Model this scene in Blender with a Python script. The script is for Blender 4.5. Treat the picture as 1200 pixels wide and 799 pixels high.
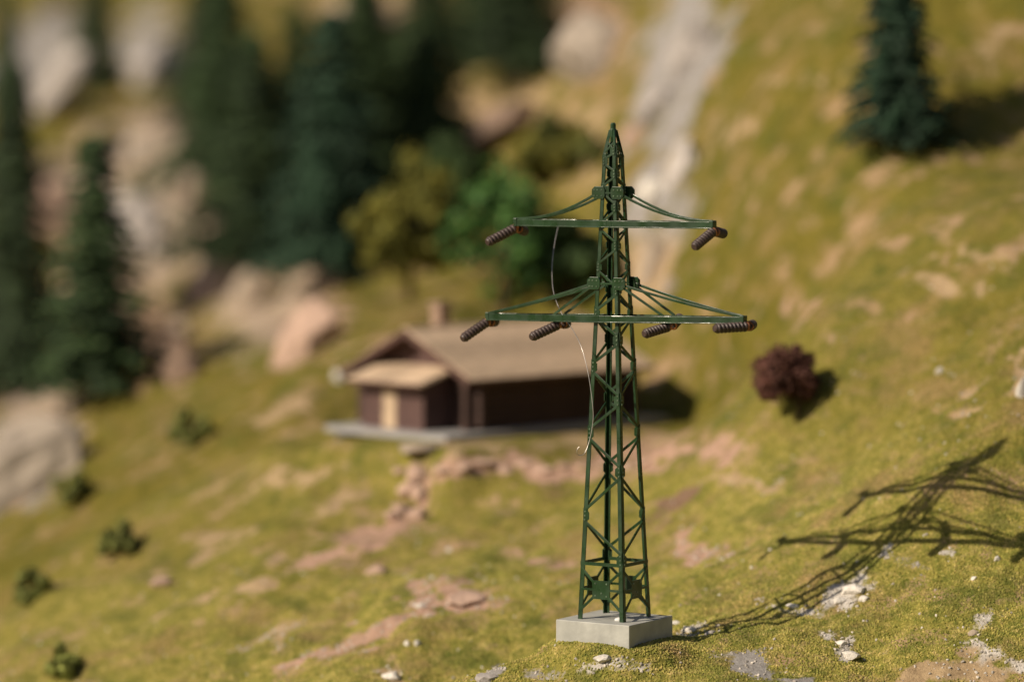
import bpy, math, random
import numpy as np
from mathutils import Vector, Matrix

for o in list(bpy.data.objects):
    bpy.data.objects.remove(o, do_unlink=True)
SC = bpy.context.scene
COL = SC.collection

# ------------------------------------------------------------------ camera
F = 4800.0                      # focal length in photo pixels (1200 wide)
CX, CY, HOR = 600.0, 399.5, 64.0
CAMZ = 21.5
PITCH = math.atan((CY - HOR) / F)
cam = bpy.data.cameras.new('camera')
cam.sensor_width = 36.0
cam.lens = 36.0 * F / 1200.0
cam.clip_start = 1.0
cam.clip_end = 2000.0
cam.dof.use_dof = True
cam.dof.focus_distance = 149.6
cam.dof.aperture_fstop = cam.lens / 2450.0     # model-scale macro aperture
cam_ob = bpy.data.objects.new('camera', cam)
COL.objects.link(cam_ob)
cam_ob.location = (0, 0, CAMZ)
cam_ob.rotation_euler = (math.pi / 2 - PITCH, 0, 0)
SC.camera = cam_ob

# ------------------------------------------------------------------ sky, sun, exposure
LDIR = Vector((15.5, 8.8, -12.3)).normalized()   # direction the sunlight travels
SUN_EL = math.asin(-LDIR.z)
TO_SUN = -LDIR
W = bpy.data.worlds.new('World')
SC.world = W
W.use_nodes = True
wn = W.node_tree.nodes
sky = wn.new('ShaderNodeTexSky')
sky.sky_type = 'NISHITA'
sky.sun_disc = False
sky.sun_elevation = SUN_EL
sky.sun_rotation = math.atan2(TO_SUN.x, TO_SUN.y)
sky.air_density = 1.0
sky.dust_density = 2.0
wn['Background'].inputs['Strength'].default_value = 0.05
W.node_tree.links.new(sky.outputs[0], wn['Background'].inputs['Color'])
sl = bpy.data.lights.new('sun', 'SUN')
sl.energy = 5.0
sl.angle = math.radians(0.6)
sl.color = (1.0, 0.86, 0.68)
sun_ob = bpy.data.objects.new('sun', sl)
COL.objects.link(sun_ob)
sun_ob.rotation_euler = LDIR.to_track_quat('-Z', 'Y').to_euler()
sun_ob.location = (-60, 60, 90)
SC.view_settings.view_transform = 'Standard'
SC.view_settings.look = 'None'
SC.view_settings.gamma = 1.0
SC.view_settings.use_curve_mapping = False
SC.view_settings.exposure = 0.16

# ------------------------------------------------------------------ pixels <-> world
cp, sp = math.cos(PITCH), math.sin(PITCH)

def ray(px, py):
    u, v = (px - CX) / F, (py - CY) / F
    d = Vector((u, cp - v * sp, -sp - v * cp))
    return d / d.y

def at(px, py, d):
    r = ray(px, py)
    return Vector((r.x * d, d, CAMZ + r.z * d))

def project(X, Y, Z):
    fw = Y * cp - (Z - CAMZ) * sp
    up = Y * sp + (Z - CAMZ) * cp
    return CX + F * X / fw, CY - F * up / fw

# ------------------------------------------------------------------ noise
def _hash(ix, iy, seed):
    h = (ix.astype(np.int64) * 374761393 + iy.astype(np.int64) * 668265263 + seed * 69069) & 0x7fffffff
    h = ((h ^ (h >> 13)) * 1274126177) & 0x7fffffff
    return ((h ^ (h >> 16)) & 0xffff) / 65535.0

def vnoise(x, y, seed=0):
    x = np.asarray(x, float); y = np.asarray(y, float)
    ix, iy = np.floor(x), np.floor(y)
    fx, fy = x - ix, y - iy
    fx = fx * fx * (3 - 2 * fx); fy = fy * fy * (3 - 2 * fy)
    a = _hash(ix, iy, seed); b = _hash(ix + 1, iy, seed)
    c = _hash(ix, iy + 1, seed); d = _hash(ix + 1, iy + 1, seed)
    return (a * (1 - fx) + b * fx) * (1 - fy) + (c * (1 - fx) + d * fx) * fy - 0.5

# ------------------------------------------------------------------ terrain height field
CTRL = [  # photo pixel and distance
 (560,810,156.5),(600,803,156.0),(640,790,155.6),(500,820,155.5),
 (700,799,147.3),(600,799,148.6),(820,790,148.0),
 (660,757,150),(738,762,148.3),(790,750,151),(722,748,151.3),
 (560,797,150.3),(490,799,155),(430,780,158),(300,799,161),(150,799,165.5),(0,799,170),
 (75,780,168.5),(40,690,185),(140,635,183),(230,505,201),(90,580,201),(0,620,204),
 (600,735,161),(560,700,164),(500,720,162),(640,690,165),
 (250,700,170),(400,650,173),(300,600,181),(550,640,172),(640,640,171.5),(480,600,177),(600,590,176.5),(700,620,171),
 (480,560,180.5),(600,546,179.5),(700,535,180),(560,575,178),
 (385,525,183),(330,520,187),(790,500,186.5),(835,465,192.5),(850,480,190),(800,450,194.5),
 (850,520,180),(780,600,170),(830,650,163.5),(800,700,157.5),(900,600,165),(920,470,171),
 (1052,624,156.4),(1000,500,168),(1180,508,159.3),(1096,563,157.6),(957,715,152.7),(879,742,151.2),
 (850,765,149.3),(1000,772,149),(1199,799,146.6),(1100,700,152),(1199,650,153.5),(1000,650,156.5),
 (1199,400,166),(1050,165,192),(1199,200,187.5),(1190,132,195.6),(1120,150,193.8),(1000,300,180),(900,400,178.5),(850,300,192),(800,410,197.5),
 (900,100,203),(1199,0,200),(1000,0,208),(790,100,214),(780,0,224),(770,330,204),
 (700,250,218),(600,350,208),(480,360,206),(430,400,202),(330,440,204),
 (40,500,212),(0,520,212),(150,445,222),(110,462,232),(20,460,238),(360,370,218),(390,312,240),(290,295,248),
 (200,250,262),(80,250,268),(480,180,262),(620,80,275),(110,100,285),(300,100,282),(0,0,305),(400,0,300),
 (620,0,290),(700,100,248),
]
CTRL = [(a, b, d if d < 206 else 206 + (d - 206) * 1.55) for a, b, d in CTRL]   # the valley side lies well behind
pts = [at(*c) for c in CTRL]
pts += [Vector(p) for p in [(-40,150,-12),(-60,200,-10),(-70,260,-2),(-90,340,14),(-40,120,-14),(0,115,-9),(30,115,-6),(45,150,15),
        (60,200,32),(60,260,40),(80,350,48),(0,430,40),(-80,440,36),(0,60,-20),(-60,60,-24),(60,60,-12),(0,520,52),(120,200,50),(-130,200,-18),
        (120,100,18),(-150,480,42),(150,480,60)]]
P = np.array([(p.x, p.y, p.z) for p in pts])
SCL = 50.0
def _u(r2):
    return 0.5 * r2 * np.log(np.maximum(r2, 1e-12))
def _tps_fit(P, lam=0.0015):
    xy = P[:, :2] / SCL; n = len(P)
    r2 = ((xy[:, None] - xy[None]) ** 2).sum(-1)
    K = _u(r2) + lam * np.eye(n)
    A = np.zeros((n + 3, n + 3)); A[:n, :n] = K
    A[:n, n] = 1; A[:n, n + 1:] = xy; A[n, :n] = 1; A[n + 1:, :n] = xy.T
    b = np.zeros(n + 3); b[:n] = P[:, 2]
    return np.linalg.solve(A, b), xy
TW, TXY = _tps_fit(P)
def _tps(X, Y):
    X = np.asarray(X, float) / SCL; Y = np.asarray(Y, float) / SCL
    out = TW[-3] + TW[-2] * X + TW[-1] * Y
    for i in range(len(TXY)):
        out = out + TW[i] * _u((X - TXY[i, 0]) ** 2 + (Y - TXY[i, 1]) ** 2)
    return out

# cabin frame of reference: corner of the log walls nearest the camera
CAB_Z = 4.55
CAB = at(555, 503, 184.2); CAB.z = CAB_Z
CA = math.radians(45.0)
AX = Vector((math.cos(CA), math.sin(CA), 0)); GX = Vector((-math.sin(CA), math.cos(CA), 0))
PYL = Vector((3.78, 150.0, 0.0))

def sstep(e0, e1, x):
    t = np.clip((x - e0) / (e1 - e0), 0, 1)
    return t * t * (3 - 2 * t)

def height(X, Y):
    X = np.asarray(X, float); Y = np.asarray(Y, float)
    z = _tps(X, Y)
    amp = 1.0 - 0.9 * np.exp(-(((X - PYL.x) / 3.0) ** 2 + ((Y - PYL.y) / 3.0) ** 2))
    z = z + amp * (0.75 * vnoise(X / 3.4, Y / 3.4, 1) + 0.40 * vnoise(X / 1.3, Y / 1.3, 2)
                   + 0.13 * vnoise(X / 0.45, Y / 0.45, 3))
    far = sstep(207, 260, Y) * (1 - sstep(10, 25, X))
    z = z + far * (3.0 * vnoise(X / 9.0, Y / 9.0, 5) + 1.6 * vnoise(X / 4.0, Y / 4.0, 6))
    # level pad under the cabin slab
    dx, dy = X - CAB.x, Y - CAB.y
    a = dx * AX.x + dy * AX.y; g = dx * GX.x + dy * GX.y
    da = np.maximum(np.maximum(-4.4 - a, a - 12.4), 0); dg = np.maximum(np.maximum(-3.4 - g, g - 8.0), 0)
    w = 1 - sstep(0.0, 1.9, np.sqrt(da * da + dg * dg))
    # the uphill side is cut away behind the cabin, the downhill left end stays low
    low = sstep(3.5, 6.5, g) * (1 - sstep(-3.4, -0.6, a))
    z = z * (1 - w) + w * ((CAB_Z - 0.30 - 0.7 * low) + 0.12 * vnoise(X / 1.3, Y / 1.3, 9))
    # firm seat under the pylon block
    pr = np.sqrt((X - PYL.x) ** 2 + (Y - PYL.y) ** 2)
    w2 = 1 - sstep(1.9, 3.4, pr)
    z = z * (1 - w2) + w2 * (0.03 + 0.06 * vnoise(X / 0.5, Y / 0.5, 4))
    return z

def h1(x, y):
    return float(height(np.array([x]), np.array([y]))[0])

_YS = np.arange(135.0, 440.0, 0.25)
def ground(px, py):
    r = ray(px, py)
    X = r.x * _YS; Zr = CAMZ + r.z * _YS
    H = height(X, _YS)
    idx = np.nonzero(Zr <= H)[0]
    i = int(idx[0]) if len(idx) else len(_YS) - 1
    y = _YS[i]
    return Vector((r.x * y, y, float(H[i])))

# ------------------------------------------------------------------ materials
def mat(name, base, rough=0.8, var=0.25, scale=3.0, bump=0.0, bscale=20.0, metallic=0.0, spec=0.4, hue2=None, rnd=0.0):
    m = bpy.data.materials.new(name); m.use_nodes = True
    nt = m.node_tree; N = nt.nodes; L = nt.links
    b = N['Principled BSDF']
    b.inputs['Roughness'].default_value = rough
    b.inputs['Metallic'].default_value = metallic
    b.inputs['Specular IOR Level'].default_value = spec
    tc = N.new('ShaderNodeTexCoord')
    nz = N.new('ShaderNodeTexNoise'); nz.inputs['Scale'].default_value = scale; nz.inputs['Detail'].default_value = 6
    L.new(tc.outputs['Object'], nz.inputs['Vector'])
    rp = N.new('ShaderNodeValToRGB')
    c2 = hue2 or base
    rp.color_ramp.elements[0].position = 0.3; rp.color_ramp.elements[1].position = 0.7
    rp.color_ramp.elements[0].color = (*[max(0, c * (1 - var)) for c in base], 1)
    rp.color_ramp.elements[1].color = (*[min(1, c * (1 + var)) for c in c2], 1)
    L.new(nz.outputs[0], rp.inputs[0])
    col = rp.outputs[0]
    if rnd > 0:
        oi = N.new('ShaderNodeObjectInfo')
        mr = N.new('ShaderNodeMapRange'); mr.inputs[3].default_value = 1 - rnd; mr.inputs[4].default_value = 1 + rnd
        L.new(oi.outputs['Random'], mr.inputs[0])
        hs = N.new('ShaderNodeHueSaturation'); L.new(col, hs.inputs['Color']); L.new(mr.outputs[0], hs.inputs['Value'])
        col = hs.outputs[0]
    L.new(col, b.inputs['Base Color'])
    if bump > 0:
        n2 = N.new('ShaderNodeTexNoise'); n2.inputs['Scale'].default_value = bscale; n2.inputs['Detail'].default_value = 8
        L.new(tc.outputs['Object'], n2.inputs['Vector'])
        bp = N.new('ShaderNodeBump'); bp.inputs['Strength'].default_value = bump; bp.inputs['Distance'].default_value = 0.1
        L.new(n2.outputs[0], bp.inputs['Height']); L.new(bp.outputs[0], b.inputs['Normal'])
    return m

def pylon_paint():
    m = mat('pylon_paint', (0.011, 0.034, 0.011), rough=0.28, var=0.3, scale=1.2, spec=0.42)
    nt = m.node_tree; N = nt.nodes; L = nt.links; b = N['Principled BSDF']
    src = b.inputs['Base Color'].links[0].from_socket
    tc = N.new('ShaderNodeTexCoord')
    n = N.new('ShaderNodeTexNoise'); n.inputs['Scale'].default_value = 9; n.inputs['Detail'].default_value = 5
    L.new(tc.outputs['Object'], n.inputs['Vector'])
    r = N.new('ShaderNodeValToRGB'); r.color_ramp.elements[0].position = 0.66; r.color_ramp.elements[1].position = 0.76
    r.color_ramp.elements[1].color = (0.55, 0.55, 0.55, 1)
    L.new(n.outputs[0], r.inputs[0])
    mx = N.new('ShaderNodeMixRGB'); L.new(r.outputs[0], mx.inputs[0]); L.new(src, mx.inputs[1])
    mx.inputs[2].default_value = (0.10, 0.14, 0.10, 1)
    L.new(mx.outputs[0], b.inputs['Base Color'])
    n3 = N.new('ShaderNodeTexNoise'); n3.inputs['Scale'].default_value = 2.2; n3.inputs['Detail'].default_value = 7
    L.new(tc.outputs['Object'], n3.inputs['Vector'])
    mr = N.new('ShaderNodeMapRange'); mr.inputs[1].default_value = 0.3; mr.inputs[2].default_value = 0.7
    mr.inputs[3].default_value = 0.18; mr.inputs[4].default_value = 0.55
    L.new(n3.outputs[0], mr.inputs[0]); L.new(mr.outputs[0], b.inputs['Roughness'])
    return m

def terrain_mat(name, grain=False):
    m = bpy.data.materials.new(name); m.use_nodes = True
    nt = m.node_tree; N = nt.nodes; L = nt.links; b = N['Principled BSDF']
    b.inputs['Roughness'].default_value = 0.95; b.inputs['Specular IOR Level'].default_value = 0.15
    geo = N.new('ShaderNodeNewGeometry')
    def noise(s, d=5, r=0.6):
        n = N.new('ShaderNodeTexNoise'); n.inputs['Scale'].default_value = s; n.inputs['Detail'].default_value = d
        n.inputs['Roughness'].default_value = r
        L.new(geo.outputs['Position'], n.inputs['Vector']); return n.outputs[0]
    def ramp(f, stops):
        r = N.new('ShaderNodeValToRGB'); e = r.color_ramp.elements
        while len(e) < len(stops): e.new(0.5)
        for i, (p, c) in enumerate(stops):
            e[i].position = p; e[i].color = (*c, 1)
        L.new(f, r.inputs[0]); return r.outputs[0]
    def mix(f, a, c):
        x = N.new('ShaderNodeMixRGB')
        if isinstance(f, float): x.inputs[0].default_value = f
        else: L.new(f, x.inputs[0])
        for s, v in ((1, a), (2, c)):
            if isinstance(v, tuple): x.inputs[s].default_value = (*v, 1)
            else: L.new(v, x.inputs[s])
        return x.outputs[0]
    big = ramp(noise(0.16, 4), [(0.32, (0.098, 0.098, 0.012)), (0.5, (0.150, 0.126, 0.015)), (0.68, (0.20, 0.152, 0.026))])
    mid = ramp(noise(0.9, 6), [(0.34, (0.062, 0.072, 0.014)), (0.5, (0.145, 0.121, 0.019)), (0.72, (0.235, 0.178, 0.052))])
    col = mix(0.6, big, mid)
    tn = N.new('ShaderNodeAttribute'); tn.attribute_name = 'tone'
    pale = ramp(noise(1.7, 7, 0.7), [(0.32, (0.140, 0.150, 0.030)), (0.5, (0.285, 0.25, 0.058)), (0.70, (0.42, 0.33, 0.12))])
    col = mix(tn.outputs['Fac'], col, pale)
    gmask = ramp(noise(0.42, 9, 0.68), [(0.505, (0, 0, 0)), (0.62, (0.6, 0.6, 0.6))])
    col = mix(gmask, col, (0.088, 0.105, 0.020))
    bmask = ramp(noise(0.27, 9, 0.7), [(0.52, (0, 0, 0)), (0.64, (0.72, 0.72, 0.72))])
    col = mix(bmask, col, (0.27, 0.185, 0.080))
    fine = ramp(noise(7.0, 5, 0.7), [(0.3, (0.55, 0.6, 0.5)), (0.7, (1.35, 1.3, 1.3))])
    x = N.new('ShaderNodeMixRGB'); x.blend_type = 'MULTIPLY'; x.inputs[0].default_value = 1.0
    L.new(col, x.inputs[1]); L.new(fine, x.inputs[2]); col = x.outputs[0]
    if grain:
        tn.attribute_type = 'INSTANCER'
        oi = N.new('ShaderNodeObjectInfo')
        rr = ramp(oi.outputs['Random'], [(0.0, (0.72, 0.86, 0.8)), (0.5, (1.1, 1.15, 1.2)), (0.85, (1.4, 1.35, 1.6)), (1.0, (1.7, 1.6, 2.3))])
        x = N.new('ShaderNodeMixRGB'); x.blend_type = 'MULTIPLY'; x.inputs[0].default_value = 1.0
        L.new(col, x.inputs[1]); L.new(rr, x.inputs[2]); col = x.outputs[0]
        L.new(col, b.inputs['Base Color'])
        return m
    # scattered bare crumbs of earth
    crumbs = ramp(noise(0.55, 7, 0.68), [(0.545, (0, 0, 0)), (0.65, (0.85, 0.85, 0.85))])
    col = mix(crumbs, col, (0.40, 0.265, 0.165))
    at_ = N.new('ShaderNodeAttribute'); at_.attribute_name = 'bare'
    mk = N.new('ShaderNodeMath'); mk.operation = 'ADD'
    nn = N.new('ShaderNodeMath'); nn.operation = 'MULTIPLY_ADD'; nn.inputs[1].default_value = 2.6; nn.inputs[2].default_value = -1.36
    L.new(noise(0.85, 9, 0.74), nn.inputs[0])
    L.new(at_.outputs['Alpha'], mk.inputs[0]); L.new(nn.outputs[0], mk.inputs[1])
    mask = ramp(mk.outputs[0], [(0.34, (0, 0, 0)), (0.66, (1, 1, 1))])
    soiltex = ramp(noise(2.6, 8, 0.7), [(0.3, (0.7, 0.66, 0.64)), (0.7, (1.25, 1.25, 1.25))])
    x = N.new('ShaderNodeMixRGB'); x.blend_type = 'MULTIPLY'; x.inputs[0].default_value = 1.0
    L.new(at_.outputs['Color'], x.inputs[1]); L.new(soiltex, x.inputs[2])
    col = mix(mask, col, x.outputs[0])
    L.new(col, b.inputs['Base Color'])
    bp = N.new('ShaderNodeBump'); bp.inputs['Strength'].default_value = 0.9; bp.inputs['Distance'].default_value = 0.12
    L.new(noise(6.0, 9, 0.75), bp.inputs['Height']); L.new(bp.outputs[0], b.inputs['Normal'])
    return m

M = {
 'ground': terrain_mat('flocked_ground'),
 'grain': terrain_mat('flock_grain', True),
 'green': pylon_paint(),
 'rivet': mat('worn_rivet', (0.10, 0.14, 0.09), rough=0.3, var=0.5, scale=3, spec=0.6),
 'block': mat('grey_plastic_block', (0.36, 0.36, 0.33), rough=0.6, var=0.17, scale=1.6, bump=0.12, bscale=6, spec=0.35),
 'insul': mat('brown_insulator', (0.052, 0.034, 0.030), rough=0.5, var=0.35, scale=6),
 'copper': mat('copper_wire', (0.36, 0.15, 0.07), rough=0.4, var=0.4, metallic=0.6),
 'silver': mat('silver_wire', (0.50, 0.46, 0.42), rough=0.35, var=0.2, metallic=0.75),
 'glue': mat('clear_glue', (0.7, 0.7, 0.68), rough=0.08, var=0.05, spec=0.8),
 'log': mat('brown_log', (0.058, 0.032, 0.025), rough=0.75, var=0.35, scale=4, bump=0.3, bscale=14, rnd=0.18),
 'plank': mat('dark_brown_board', (0.085, 0.046, 0.040), rough=0.75, var=0.25, scale=3, rnd=0.1),
 'roof': mat('tan_roof_board', (0.50, 0.37, 0.255), rough=0.8, var=0.18, scale=2.5, bump=0.3, bscale=10, rnd=0.22),
 'fascia': mat('dark_fascia', (0.085, 0.042, 0.033), rough=0.75, var=0.2),
 'door': mat('pale_wood_door', (0.45, 0.335, 0.225), rough=0.7, var=0.15, scale=4),
 'slab': mat('grey_slab', (0.30, 0.29, 0.285), rough=0.8, var=0.12, scale=1.5, bump=0.2, bscale=8),
 'chimney': mat('tan_chimney', (0.28, 0.19, 0.135), rough=0.85, var=0.2, scale=4),
 'trunk': mat('tree_bark', (0.075, 0.045, 0.025), rough=0.9, var=0.3),
 'fir': mat('fir_needles', (0.018, 0.040, 0.014), rough=0.8, var=0.5, scale=0.9, hue2=(0.026, 0.048, 0.013), rnd=0.22),
 'fir_blue': mat('blue_fir_needles', (0.015, 0.044, 0.020), rough=0.8, var=0.45, scale=0.9, rnd=0.2),
 'leaf': mat('bright_leaves', (0.030, 0.110, 0.020), rough=0.75, var=0.5, scale=0.8, hue2=(0.055, 0.13, 0.022)),
 'olive': mat('olive_leaves', (0.075, 0.098, 0.014), rough=0.8, var=0.5, scale=0.4, hue2=(0.16, 0.145, 0.018)),
 'midleaf': mat('dark_leaves', (0.030, 0.060, 0.012), rough=0.8, var=0.5, scale=0.7),
 'bush': mat('dark_bush', (0.15, 0.165, 0.035), rough=0.85, var=0.4, scale=1.5, rnd=0.25),
 'maroon': mat('maroon_lichen', (0.095, 0.036, 0.024), rough=0.8, var=0.45, scale=1.6),
 'rk_grey': mat('grey_rock', (0.37, 0.335, 0.31), rough=0.9, var=0.3, scale=0.7, bump=0.7, bscale=3, rnd=0.15),
 'rk_tan': mat('tan_rock', (0.36, 0.29, 0.22), rough=0.9, var=0.3, scale=0.6, bump=0.7, bscale=3, rnd=0.18),
 'rk_pink': mat('pink_rock', (0.40, 0.275, 0.21), rough=0.9, var=0.25, scale=0.8, bump=0.7, bscale=3, rnd=0.15),
 'rk_white': mat('white_stone', (0.60, 0.56, 0.50), rough=0.85, var=0.2, scale=3, bump=0.5, bscale=9, rnd=0.12),
 'rk_pale': mat('pale_rock', (0.36, 0.305, 0.25), rough=0.9, var=0.3, scale=0.6, bump=0.8, bscale=2),
 'grit': mat('stone_grit', (0.42, 0.38, 0.33), rough=0.9, var=0.2, scale=2, rnd=0.4),
 'rk_brown': mat('brown_rock', (0.19, 0.13, 0.095), rough=0.9, var=0.35, scale=0.6, bump=0.7, bscale=3, rnd=0.15),
}

# ------------------------------------------------------------------ object helpers
def tag(o, label=None, cat=None, group=None, kind=None):
    if label: o['label'] = label
    if cat: o['category'] = cat
    if group: o['group'] = group
    if kind: o['kind'] = kind
    return o

def empty(name, loc=(0, 0, 0), rz=0.0):
    o = bpy.data.objects.new(name, None); COL.objects.link(o)
    o.location = loc; o.rotation_euler = (0, 0, rz); o.empty_display_size = 0.3
    return o

def link(name, me, parent=None):
    o = bpy.data.objects.new(name, me); COL.objects.link(o)
    if parent is not None: o.parent = parent
    return o

class MB:
    def __init__(s): s.v = []; s.f = []
    def add(s, vs, fs):
        n = len(s.v); s.v += [tuple(v) for v in vs]; s.f += [tuple(i + n for i in f) for f in fs]; return s
    def box(s, c, size, ax=None, ch=0.0):
        c = Vector(c); hx, hy, hz = [x / 2 for x in size]
        if ax is None: ax = (Vector((1, 0, 0)), Vector((0, 1, 0)), Vector((0, 0, 1)))
        vs = [c + ax[0] * (sx * hx) + ax[1] * (sy * hy) + ax[2] * (sz * hz)
              for sx in (-1, 1) for sy in (-1, 1) for sz in (-1, 1)]
        return s.add(vs, [(0, 1, 3, 2), (4, 6, 7, 5), (0, 4, 5, 1), (2, 3, 7, 6), (0, 2, 6, 4), (1, 5, 7, 3)])
    def bar(s, p, q, w, t, wdir):
        """rectangular bar from p to q: width w along wdir, thickness t across it"""
        p, q = Vector(p), Vector(q); d = (q - p); L = d.length; d.normalize()
        wd = Vector(wdir); wd = (wd - d * wd.dot(d)).normalized(); td = d.cross(wd)
        return s.box((p + q) / 2, (L, w, t), (d, wd, td))
    def tube(s, pts, r, n=8, cap=True):
        pts = [Vector(p) for p in pts]; m = len(pts)
        rs = r if isinstance(r, (list, tuple)) else [r] * m
        vs = []; up = None
        for i in range(m):
            d = (pts[min(i + 1, m - 1)] - pts[max(i - 1, 0)]).normalized()
            if up is None:
                up = Vector((0, 0, 1)) if abs(d.z) < 0.9 else Vector((1, 0, 0))
            a = (up - d * up.dot(d)).normalized(); b = d.cross(a); up = a
            for k in range(n):
                t = 2 * math.pi * k / n
                vs.append(pts[i] + (a * math.cos(t) + b * math.sin(t)) * rs[i])
        fs = [(i * n + k, i * n + (k + 1) % n, (i + 1) * n + (k + 1) % n, (i + 1) * n + k) for i in range(m - 1) for k in range(n)]
        if cap:
            fs.append(tuple(reversed(range(n)))); fs.append(tuple(range((m - 1) * n, m * n)))
        return s.add(vs, fs)
    def poly(s, ring, off):
        """flat polygon plate with thickness vector off"""
        ring = [Vector(p) for p in ring]; n = len(ring); off = Vector(off)
        vs = [p - off / 2 for p in ring] + [p + off / 2 for p in ring]
        fs = [tuple(reversed(range(n))), tuple(range(n, 2 * n))] + [(i, (i + 1) % n, n + (i + 1) % n, n + i) for i in range(n)]
        return s.add(vs, fs)
    def mesh(s, name, m, smooth=False):
        me = bpy.data.meshes.new(name); me.from_pydata(s.v, [], s.f); me.materials.append(m)
        me.validate()
        import bmesh
        bm = bmesh.new(); bm.from_mesh(me); bmesh.ops.recalc_face_normals(bm, faces=bm.faces); bm.to_mesh(me); bm.free()
        if smooth: me.polygons.foreach_set('use_smooth', [True] * len(me.polygons))
        me.update(); return me
    def build(s, name, m, parent=None, smooth=False, bevel=0.0):
        o = link(name, s.mesh(name, m, smooth), parent)
        if bevel > 0:
            b = o.modifiers.new('bevel', 'BEVEL'); b.width = bevel; b.segments = 2; b.limit_method = 'ANGLE'
        return o

# ------------------------------------------------------------------ ground sheet
xs = np.concatenate([np.arange(-160, -48, 6.0), np.arange(-48, -12, 0.55), np.arange(-12, 27, 0.18), np.arange(27, 50, 0.8), np.arange(50, 161, 6.0)])
ys = np.concatenate([np.arange(20, 140, 5.0), np.arange(140, 172, 0.18), np.arange(172, 205, 0.32), np.arange(205, 380, 1.0), np.arange(380, 541, 6.0)])
GXX, GYY = np.meshgrid(xs, ys)
HH = height(GXX.ravel(), GYY.ravel())
nx, ny = len(xs), len(ys)
verts = np.stack([GXX.ravel(), GYY.ravel(), HH], 1)
ii = np.arange((ny - 1) * (nx - 1)); r_, c_ = ii // (nx - 1), ii % (nx - 1)
v0 = r_ * nx + c_
faces = np.stack([v0, v0 + 1, v0 + nx + 1, v0 + nx], 1)
me = bpy.data.meshes.new('ground')
me.vertices.add(len(verts)); me.vertices.foreach_set('co', verts.ravel())
me.loops.add(faces.size); me.loops.foreach_set('vertex_index', faces.ravel().astype(np.int32))
me.polygons.add(len(faces)); me.polygons.foreach_set('loop_start', (np.arange(len(faces)) * 4).astype(np.int32))
me.polygons.foreach_set('loop_total', np.full(len(faces), 4, np.int32))
me.update(calc_edges=True); me.validate()
me.polygons.foreach_set('use_smooth', [True] * len(faces))
me.materials.append(M['ground'])

PINK, TAN, GREY, WHITE, BEIGE, BROWN = (0.42, 0.275, 0.20), (0.39, 0.285, 0.165), (0.30, 0.285, 0.27), (0.56, 0.53, 0.48), (0.36, 0.27, 0.15), (0.20, 0.13, 0.085)
ROCKC = (0.37, 0.295, 0.225)
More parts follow.
